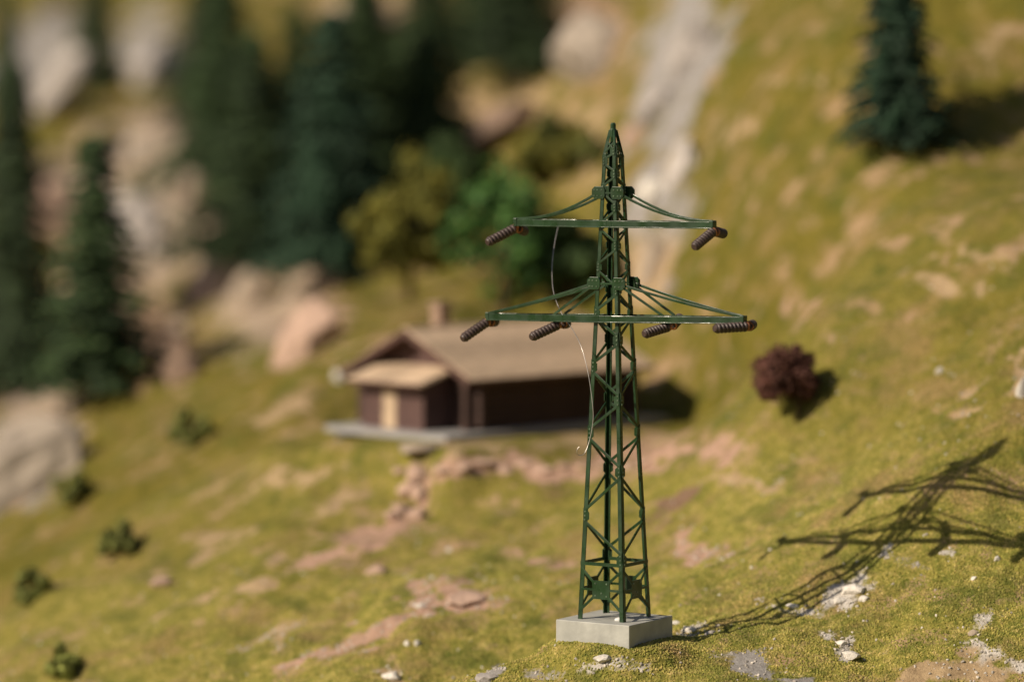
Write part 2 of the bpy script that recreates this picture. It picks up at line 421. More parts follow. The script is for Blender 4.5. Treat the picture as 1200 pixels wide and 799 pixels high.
# bare patches of soil and plaster: centre pixel, half sizes, turn in degrees, colour, strength
PATCH = [
 (548,697,46,16,15,PINK,1.5),(485,712,50,14,-32,PINK,1.4),(430,745,60,13,-30,PINK,1.4),(365,770,45,10,-25,PINK,1.2),(455,790,22,14,-35,TAN,1),
 (445,620,60,15,-10,PINK,1.4),(378,650,42,12,-25,PINK,1.3),(310,690,34,14,-30,TAN,1.2),(190,678,14,11,0,PINK,1),(430,660,20,8,0,PINK,.9),(320,655,30,9,-20,TAN,.7),
 (640,548,170,15,-3,PINK,1.3),(485,572,20,34,12,PINK,1),(540,550,60,13,0,PINK,1.2),(560,525,90,9,-4,BEIGE,1),(690,518,120,9,-4,BEIGE,1),(770,525,60,14,0,PINK,1.2),
 (640,658,45,12,5,PINK,1.2),(800,590,40,10,-40,BROWN,1.3),(830,645,34,14,15,PINK,1.4),(845,530,50,16,5,PINK,1.0),(800,615,20,8,-30,BROWN,.8),
 (945,362,16,28,-15,PINK,1),(870,520,20,8,0,TAN,.8),(960,92,16,16,0,TAN,.9),(870,150,20,16,20,TAN,.9),(900,95,20,16,20,TAN,.7),(940,235,14,18,10,TAN,.7),
 (1180,420,50,8,-55,TAN,.9),(1160,300,60,12,30,TAN,.75),(1110,335,70,14,5,TAN,.7),(1170,40,40,40,0,TAN,.7),(1080,300,30,10,0,TAN,.6),(1150,470,30,10,-60,TAN,.7),
 (990,700,42,20,-25,WHITE,.95),(960,715,25,8,0,GREY,.9),(985,755,35,14,30,WHITE,.9),(1000,770,16,8,0,WHITE,1),(880,782,48,10,20,GREY,1.15),(930,797,30,6,0,GREY,1),
 (1105,790,70,14,-18,TAN,1.5),(1165,768,50,7,12,WHITE,1.4),(1140,735,14,16,30,WHITE,.8),(1050,650,16,7,-20,WHITE,.8),(1120,640,14,7,0,WHITE,.7),(1075,660,20,10,0,GREY,.7),
 (575,788,14,10,-20,GREY,1.15),(705,782,40,9,5,WHITE,.85),(640,790,30,9,0,GREY,.8),(820,735,30,6,0,WHITE,.8),(930,705,30,6,0,WHITE,.8),
 (330,480,50,12,-25,TAN,.9),(350,560,70,14,-28,TAN,.95),(250,640,50,11,-28,TAN,.9),(400,585,50,12,-25,TAN,.9),(200,720,60,10,-28,TAN,.8),(330,740,60,9,-28,TAN,.8),(280,560,60,9,-28,TAN,.8),(500,660,50,9,-15,TAN,.85),(880,560,50,10,10,TAN,.8),
 (40,500,45,75,25,ROCKC,1.2),(800,70,45,120,8,GREY,1.3),(775,210,36,90,8,GREY,1.25),(760,310,32,50,12,TAN,1.2),(690,40,70,60,0,PINK,1),(590,135,75,26,-25,TAN,1),(430,12,80,26,0,TAN,1.1),
 (190,170,75,55,-25,ROCKC,1.1),(160,260,70,70,0,GREY,1),(245,310,60,65,-20,ROCKC,1.1),(180,380,50,70,-20,BROWN,1.1),(175,60,45,60,0,GREY,1),(60,230,60,60,0,ROCKC,1),(360,370,60,35,-45,PINK,1.1),
 (40,70,80,50,-45,GREY,1.2),(130,330,90,80,0,ROCKC,.95),(240,230,110,120,0,ROCKC,.9),(330,360,90,50,-25,ROCKC,1.0),(120,200,90,70,0,ROCKC,.95),(520,140,70,50,-30,TAN,.8),(680,160,60,70,0,TAN,.7),(20,540,60,60,-50,GREY,1.1),(300,330,60,35,-20,ROCKC,1),
 (700,300,50,40,0,TAN,.5),(660,330,30,20,0,BROWN,.6),
]
ppx, ppy = project(verts[:, 0], verts[:, 1], verts[:, 2])
vx_, vy_ = verts[:, 0], verts[:, 1]
ppx = ppx + 46 * vnoise(vx_ / 2.2, vy_ / 2.2, 21) + 26 * vnoise(vx_ / 0.8, vy_ / 0.8, 22) + 12 * vnoise(vx_ / .35, vy_ / .35, 27)
ppy = ppy + 22 * vnoise(vx_ / 2.2, vy_ / 2.2, 23) + 14 * vnoise(vx_ / 0.8, vy_ / 0.8, 24) + 7 * vnoise(vx_ / .35, vy_ / .35, 28)
acc = np.zeros((len(verts), 3)); wsum = np.full(len(verts), 1e-6); alpha = np.zeros(len(verts))
for (cx, cy, rx, ry, an, colr, st) in PATCH:
    a = math.radians(an); dx, dy = ppx - cx, ppy - cy
    u = (dx * math.cos(a) + dy * math.sin(a)) / rx; v = (-dx * math.sin(a) + dy * math.cos(a)) / ry
    w = st * np.exp(-1.1 * (u * u + v * v))
    acc += (w ** 3)[:, None] * np.array(colr); wsum += w ** 3; alpha = np.maximum(alpha, w)
alpha *= 1.0 + 0.9 * vnoise(vx_ / 1.0, vy_ / 1.0, 25) + 0.7 * vnoise(vx_ / .4, vy_ / .4, 26)
colr = acc / wsum[:, None]
ca = me.color_attributes.new('bare', 'FLOAT_COLOR', 'POINT')
ca.data.foreach_set('color', np.concatenate([colr, alpha[:, None]], 1).astype(np.float32).ravel())
# where the flock grains lie: dense near the focus, thinner uphill, none on bare patches
jit = vnoise(verts[:, 0] / 0.6, verts[:, 1] / 0.6, 11) + 0.6 * vnoise(verts[:, 0] / 0.22, verts[:, 1] / 0.22, 12)
dens = (1 - sstep(0.30, 0.55, alpha + 0.35 * jit)) * (0.55 + 0.45 * sstep(-0.35, 0.1, jit))
inside = (ppx > -40) & (ppx < 1240) & (ppy > 300) & (ppy < 840) & (verts[:, 1] < 196) & (verts[:, 1] > 141)
near = 1 - sstep(158, 176, verts[:, 1])
dens = dens * inside * (0.15 + 0.85 * near)
fa = me.attributes.new('flock', 'FLOAT', 'POINT'); fa.data.foreach_set('value', dens.astype(np.float32))
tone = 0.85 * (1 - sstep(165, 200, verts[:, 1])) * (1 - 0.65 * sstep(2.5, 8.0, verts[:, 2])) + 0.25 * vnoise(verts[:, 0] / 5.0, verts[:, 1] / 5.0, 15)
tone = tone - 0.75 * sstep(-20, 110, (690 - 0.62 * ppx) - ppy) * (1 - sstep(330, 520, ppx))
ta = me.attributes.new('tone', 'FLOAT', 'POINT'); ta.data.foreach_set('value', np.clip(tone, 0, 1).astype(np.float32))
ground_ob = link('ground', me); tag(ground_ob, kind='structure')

chips = sstep(0.32, 0.6, alpha) * (verts[:, 1] < 168) * inside * (0.25 + 0.75 * (colr[:, 2] > 0.34)) + 0.012 * inside * (verts[:, 1] < 175)
cha = me.attributes.new('chips', 'FLOAT', 'POINT'); cha.data.foreach_set('value', np.clip(chips, 0, 1).astype(np.float32))
# flock grains as scattered crumbs (uncountable)
def grain_mesh(m_, seed):
    import bmesh
    bm = bmesh.new(); bmesh.ops.create_icosphere(bm, subdivisions=1, radius=1.0)
    rn = random.Random(seed)
    for v in bm.verts: v.co *= rn.uniform(0.6, 1.25)
    m = bpy.data.meshes.new('crumb'); bm.to_mesh(m); bm.free(); m.materials.append(m_); return m
def scatter(name, attr, density, smin, smax, material, label, cat, seed):
    gm = bpy.data.meshes.new(name); gm.from_pydata([], [], [])
    ob = link(name, gm); tag(ob, label, cat, kind='stuff')
    src = bpy.data.objects.new(name + '_crumb', grain_mesh(material, seed))   # never linked to the scene
    ng = bpy.data.node_groups.new(name, 'GeometryNodeTree')
    ng.interface.new_socket('Geometry', in_out='INPUT', socket_type='NodeSocketGeometry')
    ng.interface.new_socket('Geometry', in_out='OUTPUT', socket_type='NodeSocketGeometry')
    N = ng.nodes; L = ng.links
    gout = N.new('NodeGroupOutput')
    oi = N.new('GeometryNodeObjectInfo'); oi.inputs['Object'].default_value = ground_ob; oi.transform_space = 'RELATIVE'
    na = N.new('GeometryNodeInputNamedAttribute'); na.data_type = 'FLOAT'; na.inputs['Name'].default_value = attr
    mu = N.new('ShaderNodeMath'); mu.operation = 'MULTIPLY'; mu.inputs[1].default_value = density
    L.new(na.outputs['Attribute'], mu.inputs[0])
    dp = N.new('GeometryNodeDistributePointsOnFaces'); L.new(oi.outputs['Geometry'], dp.inputs['Mesh']); L.new(mu.outputs[0], dp.inputs['Density'])
    dp.inputs['Seed'].default_value = seed
    oc = N.new('GeometryNodeObjectInfo'); oc.inputs['Object'].default_value = src; oc.inputs['As Instance'].default_value = True
    ip = N.new('GeometryNodeInstanceOnPoints'); L.new(dp.outputs['Points'], ip.inputs['Points']); L.new(oc.outputs['Geometry'], ip.inputs['Instance'])
    rr = N.new('FunctionNodeRandomValue'); rr.data_type = 'FLOAT_VECTOR'; rr.inputs['Max'].default_value = (6.28, 6.28, 6.28); L.new(rr.outputs[0], ip.inputs['Rotation'])
    rs = N.new('FunctionNodeRandomValue'); rs.data_type = 'FLOAT'; rs.inputs[2].default_value = smin; rs.inputs[3].default_value = smax; rs.inputs['Seed'].default_value = 5
    L.new(rs.outputs[1], ip.inputs['Scale'])
    L.new(ip.outputs[0], gout.inputs[0])
    ob.modifiers.new('scatter', 'NODES').node_group = ng
scatter('moss_flock', 'flock', 230.0, 0.018, 0.058, M['grain'], 'yellow green crumbly moss flock covering the hillside', 'moss', 3)
scatter('stone_grit', 'chips', 34.0, 0.02, 0.085, M['grit'], 'pale stone grit strewn over the bare patches', 'grit', 8)

# ------------------------------------------------------------------ pylon
TH = math.radians(32.5)
UX = Vector((math.cos(TH), -math.sin(TH), 0))     # along the crossarms (right end comes nearer)
VX = Vector((math.sin(TH), math.cos(TH), 0))      # through the tower, away from the camera
ZX = Vector((0, 0, 1))
pyl = empty('lattice_pylon', PYL)
tag(pyl, 'dark green lattice power pylon on a grey block with two crossarms', 'pylon')
BT = 0.80                                          # top of the block
LEAN = -0.0045
def tw(u, v, z):                                   # tower coordinates -> local
    return UX * u + VX * v + ZX * z + Vector((LEAN * (z - BT), 0, 0))
def spread(z): return 1.97 - (1.97 - 0.555) * (z - BT) / 17.1
ZT = BT + 17.1
def zpy(py): return BT + (722 - py) / 32.0
b = MB().box((0, 0, BT / 2 - 0.15), (3.14, 3.14, BT + 0.3), (UX, VX, ZX)).build('base_block', M['block'], pyl, bevel=0.025)
CORN = [(-1, -1), (1, -1), (1, 1), (-1, 1)]        # left, near, right, far
def corner(i, z, inset=0.0):
    s = spread(z) / 2 - inset
    return tw(CORN[i][0] * s, CORN[i][1] * s, z)
for i in range(4):
    m = MB(); cu, cv = CORN[i]
    w0, w1 = 0.185, 0.15; t = 0.045
    for (ax, oth) in ((UX * -cu, VX * -cv), (VX * -cv, UX * -cu)):
        vs = []
        for z, w in ((BT - 0.02, w0), (ZT, w1)):
            c = corner(i, z)
            vs += [c, c + ax * w, c + ax * w + oth * t, c + oth * t]
        m.add(vs, [(0, 1, 5, 4), (1, 2, 6, 5), (2, 3, 7, 6), (3, 0, 4, 7), (3, 2, 1, 0), (4, 5, 6, 7)])
    m.build('leg', M['green'], pyl, bevel=.012)
nodes = [650, 600, 547, 503, 463, 425, 393, 363, 335, 308, 283, 260, 238, 217, 199, 184, 172]
faces4 = [(0, 1), (1, 2), (2, 3), (3, 0)]
def fnorm(f):
    c = Vector((CORN[f[0]][0] + CORN[f[1]][0], CORN[f[0]][1] + CORN[f[1]][1], 0)) / 2
    return (UX * c.x + VX * c.y).normalized()
rivets = MB()
def rivet(p, n, r=0.040):
    n = n.normalized(); a = n.orthogonal().normalized(); bb = n.cross(a)
    ring = [p + (a * math.cos(k * math.pi / 3) + bb * math.sin(k * math.pi / 3)) * r for k in range(6)]
    top = [q + n * r * 0.6 - (q - p) * 0.4 for q in ring]
    rivets.add(ring + top, [(k, (k + 1) % 6, 6 + (k + 1) % 6, 6 + k) for k in range(6)] + [tuple(range(6, 12))])
# zig-zag lattice: nodes alternate between near/far legs (1,3) and left/right legs (0,2)
for f in faces4:
    n = fnorm(f)
    a_leg = f[0] if f[0] in (1, 3) else f[1]; b_leg = f[1] if a_leg == f[0] else f[0]
    side = (corner(b_leg, 5) - corner(a_leg, 5)).normalized()
    for k in range(len(nodes) - 1):
        la, lb = (a_leg, b_leg) if k % 2 == 0 else (b_leg, a_leg)
        z0, z1 = zpy(nodes[k]), zpy(nodes[k + 1])
        gap = min(0.16, 0.1 * (z1 - z0))
        p, q = corner(la, z0 + gap), corner(lb, z1 - gap)
        d = (q - p).normalized()
        w = 0.105 if k < 8 else 0.085
        p = p + d * 0.10 - n * 0.012; q = q - d * 0.10 - n * 0.012
        MB().bar(p, q, w, 0.045, n.cross(d)).build('brace', M['green'], pyl, bevel=.010)
    for k in range(len(nodes)):                     # small node plates with rivets
        lg = a_leg if k % 2 == 0 else b_leg; sgn = 1 if k % 2 == 0 else -1
        z = zpy(nodes[k]); c = corner(lg, z) + side * sgn * 0.13 + n * 0.006
        hh = 0.28 if k < 8 else 0.2
        hw = 0.12 if k < 8 else 0.10
        ring = [c - side * sgn * 0.10 + ZX * hh, c + side * sgn * hw + ZX * hh * .45, c + side * sgn * hw - ZX * hh * .45, c - side * sgn * 0.10 - ZX * hh]
        MB().poly(ring, n * 0.03).build('node_plate', M['green'], pyl)
        for dz in (-hh * .55, 0.0, hh * .55):
            rivet(corner(lg, z + dz) + side * sgn * 0.085 + n * 0.022, n)
    # bottom bay: horizontals, square plate and its arms
    z = zpy(656)
    MB().bar(corner(f[0], z) - n * .015, corner(f[1], z) - n * .015, 0.12, 0.06, ZX).build('horizontal_strut', M['green'], pyl)
    zc = zpy(686)
    mid = (corner(f[0], zc) + corner(f[1], zc)) / 2
    sd = (corner(f[1], zc) - corner(f[0], zc)).normalized()
    ring = [mid + sd * (sx * 0.37) + ZX * (sz * 0.34) for sx, sz in ((-1, -.8), (-.8, -1), (.8, -1), (1, -.8), (1, .8), (.8, 1), (-.8, 1), (-1, .8))]
    pl = MB().poly(ring, n * 0.05).build('square_plate', M['green'], pyl)
    for sx in (-.6, .6):
        for sz in (-.6, .6): rivet(mid + sd * sx * .4 + ZX * sz * .38 + n * .026, n, .04)
    rivet(mid + sd * .02 - ZX * .12 + n * .026, n, .04)
    for j, s in ((0, -1), (1, 1)):
        for zz, vz in ((zpy(662), 1), (zpy(712), -1)):
            MB().bar(mid + sd * s * 0.32 + ZX * vz * 0.27, corner(f[j], zz) - sd * s * .05 - n * .01, 0.10, 0.045, ZX).build('brace', M['green'], pyl, bevel=.010)
        MB().bar(mid + sd * s * 0.36, corner(f[j], zc) - sd * s * .05 - n * .01, 0.085, 0.045, ZX).build('horizontal_strut', M['green'], pyl)
# tip
TIPZ = BT + 18.05
for i in range(4):
    p0 = corner(i, ZT - 0.15, 0.03); p1 = tw(CORN[i][0] * 0.075, CORN[i][1] * 0.075, TIPZ - 0.12)
    MB().bar(p0, p1, 0.11, 0.05, UX + VX * (0.3 * CORN[i][0] * CORN[i][1])).build('tip_rafter', M['green'], pyl)
for f in faces4:
    n = fnorm(f)
    def lerp(i, t): return corner(i, ZT, 0.05).lerp(tw(CORN[i][0] * 0.075, CORN[i][1] * 0.075, TIPZ - 0.12), t)
    MB().bar(lerp(f[0], .02), lerp(f[1], .5), 0.075, 0.04, ZX).build('brace', M['green'], pyl, bevel=.010)
    MB().bar(lerp(f[1], .02), lerp(f[0], .5), 0.075, 0.034, ZX).build('brace', M['green'], pyl, bevel=.010)
MB().tube([tw(0, 0, TIPZ - 0.35), tw(0, 0, TIPZ - .1), tw(0, 0, TIPZ - 0.05), tw(0, 0, TIPZ + .1), tw(0, 0, TIPZ + .16)], [.14, .13, .10, .10, .06], 10).build('tip_cap', M['green'], pyl)

def gusset(u, v, z, sgn, w=0.27, h=0.23):
    c = tw(u, v, z); n = -VX if v < 0 else VX
    ring = [c + UX * (sgn * a * w) + ZX * (b_ * h) for a, b_ in ((-.8, -1), (.55, -1), (1, -.5), (1, .5), (.55, 1), (-.8, 1), (-1.05, .5), (-1.05, -.5))]
    MB().poly(ring, n * 0.06).build('gusset_plate', M['green'], pyl, bevel=.012)
    for a in (-.55, .1, .6):
        for b_ in (-.5, .45): rivet(c + UX * (sgn * a * w) + ZX * (b_ * h) + n * .032, n, .035)

def arm(zb, zg, half, sub, tilt):
    s = spread(zb) / 2; sg = spread(zg) / 2
    def T(sx): return tw(sx * half, 0, zb + sx * tilt * half)
    body = None
    for sv in (-1, 1):
        # bottom beams: an angle section, straight tapered plan from the tower face to both tips
        for sx in (-1, 1):
            e = T(sx) + VX * (sv * 0.09); r0 = tw(0, sv * (s + 0.07), zb)
            k = MB(); knee = tw(sx * s * 0.5, sv * (s + 0.07), zb + sx * tilt * s * .5)
            k.bar(r0, knee, 0.05, 0.22, VX); k.bar(knee, e, 0.05, 0.22, VX)
            k.bar(r0 - ZX * .125 + VX * sv * .05, knee - ZX * .125 + VX * sv * .05, 0.15, 0.04, VX)
            k.bar(knee - ZX * .125 + VX * sv * .05, e - ZX * .125 + VX * sv * .05, 0.15, 0.04, VX)
            beam = k.build('crossarm_beam', M['green'], pyl, bevel=.010)
            # upper chord falling from the gusset to the tip
            g = tw(sx * (sg + 0.16), sv * (sg + .02), zg - 0.03)
            te = T(sx) + VX * (sv * 0.06) + ZX * 0.12 - UX * sx * 0.1
            c = MB(); sagz = .24 if not sub else .06; ppts = [g.lerp(te, q / 8) - ZX * (sagz * 4 * (q / 8) * (1 - q / 8)) for q in range(9)]
            for a_, b_ in zip(ppts[:-1], ppts[1:]): c.bar(a_, b_ + (b_ - a_) * .02, 0.095, 0.05, ZX)
            c.build('crossarm_chord', M['green'], pyl, bevel=.010)
            if sub:
                MB().bar(tw(sx * (sg + .16), sv * (sg + .01), zg - .10), tw(sx * half * 0.43, sv * (s * .62 + .06), zb + .1 + sx * tilt * half * .43), 0.085, 0.05, ZX).build('crossarm_strut', M['green'], pyl)
            gusset(sx * (sg + 0.07), sv * (sg + .045), zg, sx)
        MB().bar(tw(-sg, sv * (sg + .03), zg), tw(sg, sv * (sg + .03), zg), 0.06, 0.04, ZX).build('horizontal_strut', M['green'], pyl)
    for sx in (-1, 1):
        t0 = T(sx)
        MB().box(t0 + ZX * .02 - UX * sx * .04, (0.16, 0.30, 0.26), (UX, VX, ZX)).build('arm_end', M['green'], pyl, bevel=.02)
        if sub:
            MB().bar(tw(sx * half * .43, -(s * .62 + .05), zb - .05 + sx * tilt * half * .43), tw(sx * half * .43, (s * .62 + .05), zb - .05 + sx * tilt * half * .43), 0.09, 0.06, ZX).build('cross_tie', M['green'], pyl)
    return T
ZU, ZL = zpy(257), zpy(368)
T_u = arm(ZU, zpy(221), 4.23, False, 0.010)
T_l = arm(ZL, zpy(327), 5.49, True, 0.022)
rv = rivets.build('rivet', M['rivet'], pyl); rv['kind'] = 'stuff'

def insulator(p, q, r=0.187, ribs=8):
    """ribbed insulator from the copper tie at p to its free end q (pylon coordinates)"""
    p, q = Vector(p), Vector(q); d = (q - p) * .93
    prof = [(0, .4), (.04, .75)]
    for k in range(ribs):
        a = .05 + .9 * k / ribs; w = .9 / ribs
        prof += [(a + w * .1, .80), (a + w * .3, 1), (a + w * .62, 1), (a + w * .85, .78)]
    prof += [(.965, .80), (1.0, .62)]
    m = MB().tube([p + d * t for t, _ in prof], [r * k for _, k in prof], 16)
    o = m.build('insulator', M['insul'], pyl, smooth=False)
    c = MB(); dn = d.normalized(); a = dn.orthogonal().normalized(); b_ = dn.cross(a)
    for sft in (0.0, 0.05):
        ring = [p + dn * (0.03 + sft) + (a * math.cos(t) + b_ * math.sin(t)) * (r * .72) for t in [2 * math.pi * k / 12 for k in range(15)]]
        c.tube(ring, 0.035, 6)
    c.tube([p + ZX * .20, p + ZX * .05, p + dn * .05], .035, 6)
    c.build('wire_tie', M['copper'], o)
    return o
def pin(px, py, d): return at(px, py, d) - PYL
def off(p, dx, dz, dy): return Vector(p) + Vector((dx / 32.0, dy, -dz / 32.0))
def pix_near(Tp): return Vector(Tp)
# pairs hung from the arm ends and from the struts of the lower arm
a = T_u(-1) - ZX * .22; insulator(a, off(a, -37, 18, -0.75)); insulator(off(a, 3, 1, .12), off(a, 11, 6, 1.1), ribs=8)
a = T_u(1) - ZX * .22; insulator(a, off(a, -26, 19, -0.95)); insulator(off(a, 2, 1, .12), off(a, 14, 5, 1.1), ribs=8)
a = T_l(-1) - ZX * .20; insulator(a, off(a, -33, 21, -0.75)); insulator(off(a, 3, 1, .12), off(a, 9, 3, 1.2), ribs=8)
a = T_l(1) - ZX * .24; insulator(off(a, 4, 0, 0), off(a, -39, 1, -0.75)); insulator(off(a, 6, 0, .12), off(a, 12, 0, 1.2), ribs=8)
s_ = spread(ZL) / 2
a = tw(-5.49 * .43, 0, ZL - .05 * 1.0) - ZX * .26; insulator(off(a, 0, 0, -.15), off(a, -36, 15, -0.9)); insulator(off(a, 5, 0, .12), off(a, 10, 2, 1.2), ribs=8)
a = tw(5.49 * .43, 0, ZL + .04) - ZX * .26; insulator(off(a, 0, 0, -.15), off(a, -33, 8, -0.9)); insulator(off(a, 4, 0, .12), off(a, 15, -9, 1.0), ribs=8)
# drop of glue on the block beside the near leg
g = MB(); gp = tw(0.55, -0.6, BT)
import bmesh
bm = bmesh.new(); bmesh.ops.create_icosphere(bm, subdivisions=2, radius=0.13)
for v in bm.verts: v.co = Vector((v.co.x * 1.3, v.co.y, v.co.z * .7)) + gp + Vector((0, 0, .03))
gme = bpy.data.meshes.new('glue_drop'); bm.to_mesh(gme); bm.free(); gme.materials.append(M['glue'])
link('glue_drop', gme, pyl)

# loose silver wire hooked over the lower arm
def spline(pts, n=6):
    pts = [Vector(p) for p in pts]; out = []
    for i in range(len(pts) - 1):
        p0, p1, p2, p3 = pts[max(i - 1, 0)], pts[i], pts[i + 1], pts[min(i + 2, len(pts) - 1)]
        for k in range(n):
            t = k / n
            out.append(0.5 * ((2 * p1) + (p2 - p0) * t + (2 * p0 - 5 * p1 + 4 * p2 - p3) * t * t + (3 * p1 - p0 - 3 * p2 + p3) * t ** 3))
    out.append(pts[-1]); return out
wp = [(655,262,154.5),(650,285,153.8),(647,312,153),(648,338,152.2),(653,356,151.6),(662,374,151.0),(671,386,150.2),(681,406,149.4),(689,436,149.0),(694,470,148.8),(695,492,148.75),(691,515,148.7),(685,531,148.6),(678,533,148.5),(676,528,148.4),(679,523,148.4)]
wire = MB().tube(spline([at(*p) for p in wp]), 0.0145, 6).build('loose_wire', M['silver'], None, smooth=True)
tag(wire, 'thin silver wire hanging loose over the lower crossarm of the pylon', 'wire')

# ------------------------------------------------------------------ log cabin
cab = empty('log_cabin', CAB, CA)                   # local x along the long wall, y along the gable wall
tag(cab, 'dark brown log cabin with tan board roof and a lean-to porch', 'cabin')
LEN, WID, WH, RISE = 10.4, 7.2, 2.45, 1.75
LR = 0.30
ncourse = 8; step = WH / ncourse
loglong = MB().tube([(-0.45, 0, 0), (LEN + .45, 0, 0)], step * .54, 10).mesh('log', M['log'], False)
logshort = MB().tube([(0, -0.45, 0), (0, WID + .45, 0)], step * .54, 10).mesh('log', M['log'], False)
for k in range(ncourse):
    z = step * (k + .5)
    for y in (0.15, WID - .15):
        o = link('log', loglong, cab); o.location = (0, y, z)
    for x in (0.15, LEN - .15):
        o = link('log', logshort, cab); o.location = (x, 0, z + (step * .5 if k < ncourse - 1 else step * .35))
MB().box((LEN / 2, WID / 2, WH / 2), (LEN - .45, WID - .45, WH - .05)).build('inner_wall', M['plank'], cab)
for x in (0.16, LEN - .16):                          # gable boards
    nb = 12
    for k in range(nb):
        y0 = .1 + (WID - .2) * k / nb; y1 = .1 + (WID - .2) * (k + 1) / nb - .02
        def gz(y): return WH + .1 + RISE * (1 - abs(y - WID / 2) / (WID / 2)) - .05
        t = .05 + .015 * (k % 2)
        vs = [(x - t, y0, WH - .1), (x - t, y1, WH - .1), (x - t, y1, gz(y1)), (x - t, y0, gz(y0)),
              (x + t, y0, WH - .1), (x + t, y1, WH - .1), (x + t, y1, gz(y1)), (x + t, y0, gz(y0))]
        MB().add(vs, [(0, 1, 2, 3), (7, 6, 5, 4), (0, 4, 5, 1), (1, 5, 6, 2), (2, 6, 7, 3), (3, 7, 4, 0)]).build('gable_board', M['plank'], cab)
# roof: courses of boards on each slope, dark barge boards
OVX, OVY = 0.85, 0.65
sl_ang = math.atan2(RISE, WID / 2); half_run = WID / 2 + OVY; slope_len = half_run / math.cos(sl_ang)
nbd = 6
for sy in (-1, 1):
    dn = Vector((0, sy * math.cos(sl_ang), -math.sin(sl_ang))); nr = Vector((0, sy * math.sin(sl_ang), math.cos(sl_ang)))
    top = Vector((LEN / 2, WID / 2, WH + RISE + .22))
    MB().box(top + dn * slope_len / 2 - nr * .06, (LEN + 2 * OVX - .1, slope_len - .06, .10), (Vector((1, 0, 0)), dn, nr)).build('roof_deck', M['fascia'], cab)
    bw = slope_len / nbd
    for k in range(nbd):
        c = top + dn * (bw * (k + .5)) + nr * (.05 + .015)
        MB().box(c, (LEN + 2 * OVX + .05 * (k % 2), bw + .10, .06), (Vector((1, 0, 0)), (dn - nr * .09).normalized(), (nr + dn * .09).normalized())).build('roof_board', M['roof'], cab)
    for x in (-OVX - .06, LEN + OVX + .06):
        MB().box(Vector((x, top.y, top.z)) + dn * (slope_len / 2) - nr * .10, (.08, slope_len, .26), (Vector((1, 0, 0)), dn, nr)).build('barge_board', M['fascia'], cab)
    MB().box(top + dn * (slope_len + .03) - nr * .08, (LEN + 2 * OVX - .02, .07, .20), (Vector((1, 0, 0)), dn, nr)).build('eave_board', M['fascia'], cab)
MB().box((LEN / 2, WID / 2, WH + RISE + .32), (LEN + 2 * OVX, .35, .09)).build('ridge_board', M['roof'], cab)
# purlin ends under the left gable
for yy in (0.2, WID / 2, WID - .2):
    zz = WH + RISE * (1 - abs(yy - WID / 2) / (WID / 2)) + .02
    MB().tube([(-.75, yy, zz), (.2, yy, zz)], .11, 8).build('purlin', M['log'], cab)
ch = MB().box((2.5, 4.75, WH + RISE + .1), (.66, .66, 2.2)).build('chimney', M['chimney'], cab, bevel=.03)
MB().box((2.5, 4.75, WH + RISE + 1.27), (.84, .84, .14)).build('chimney_cap', M['chimney'], ch, bevel=.02)
# lean-to porch on the gable
AY0, AY1, AD, AH = 1.5, 5.55, 1.65, 2.15
nb = 9
for k in range(nb):
    y0 = AY0 + (AY1 - AY0) * k / nb; y1 = AY0 + (AY1 - AY0) * (k + 1) / nb - .015
    if 3.25 < (y0 + y1) / 2 < 4.3: 
        MB().box((-AD, (y0 + y1) / 2, 2.02), (.10, y1 - y0, .24)).build('porch_board', M['plank'], cab); continue
    MB().box((-AD + .01 * (k % 2), (y0 + y1) / 2, AH / 2), (.10, y1 - y0, AH)).build('porch_board', M['plank'], cab)
for y in (AY0 + .05, AY1 - .05):
    nbs = 4
    for k in range(nbs):
        x0 = -AD + .06 + (AD - .06) * k / nbs; x1 = -AD + .06 + (AD - .06) * (k + 1) / nbs - .015
        za, zb = AH + .45 * (x0 + AD) / AD, AH + .45 * (x1 + AD) / AD
        vs = [(x0, y - .045, 0), (x1, y - .045, 0), (x1, y - .045, zb), (x0, y - .045, za), (x0, y + .045, 0), (x1, y + .045, 0), (x1, y + .045, zb), (x0, y + .045, za)]
        MB().add(vs, [(0, 1, 2, 3), (7, 6, 5, 4), (0, 4, 5, 1), (1, 5, 6, 2), (2, 6, 7, 3), (3, 7, 4, 0)]).build('porch_board', M['plank'], cab)
dr = MB().box((-AD - .01, 3.75, .95), (.09, .86, 1.88)).build('door', M['door'], cab, bevel=.015)
MB().tube([(-AD - .09, 4.05, .95), (-AD - .09, 4.05, 1.1)], .03, 6).build('handle', M['fascia'], dr)
rs_ = Vector((-1, 0, -.45 / AD)).normalized(); rn_ = Vector((-.45 / AD, 0, 1)).normalized()
pr_ = MB().box(Vector((.0, (AY0 + AY1) / 2, AH + .58)) + rs_ * 1.22, (2.44, AY1 - AY0 + .9, .10), (rs_, Vector((0, 1, 0)), rn_)).build('porch_roof', M['roof'], cab)
for k in range(5):
    yk = AY0 - .42 + (AY1 - AY0 + .84) * (k + .5) / 5
    MB().box(Vector((.0, yk, AH + .58)) + rs_ * 1.22 + rn_ * .075, (2.46, (AY1 - AY0 + .84) / 5 - .03, .045), (rs_, Vector((0, 1, 0)), rn_)).build('roof_board', M['roof'], pr_)
MB().box(Vector((.0, (AY0 + AY1) / 2, AH + .56)) + rs_ * 2.47, (.06, AY1 - AY0 + .88, .17), (rs_, Vector((0, 1, 0)), rn_)).build('eave_board', M['fascia'], pr_)
MB().box((4.7, 3.1, -.16), (14.6, 8.0, .30)).build('foundation_slab', M['slab'], cab, bevel=.04)
for yy in (4.6, 6.6):
    MB().box((-2.0, yy, -.9), (.35, .35, 1.1)).build('slab_pier', M['slab'], cab)

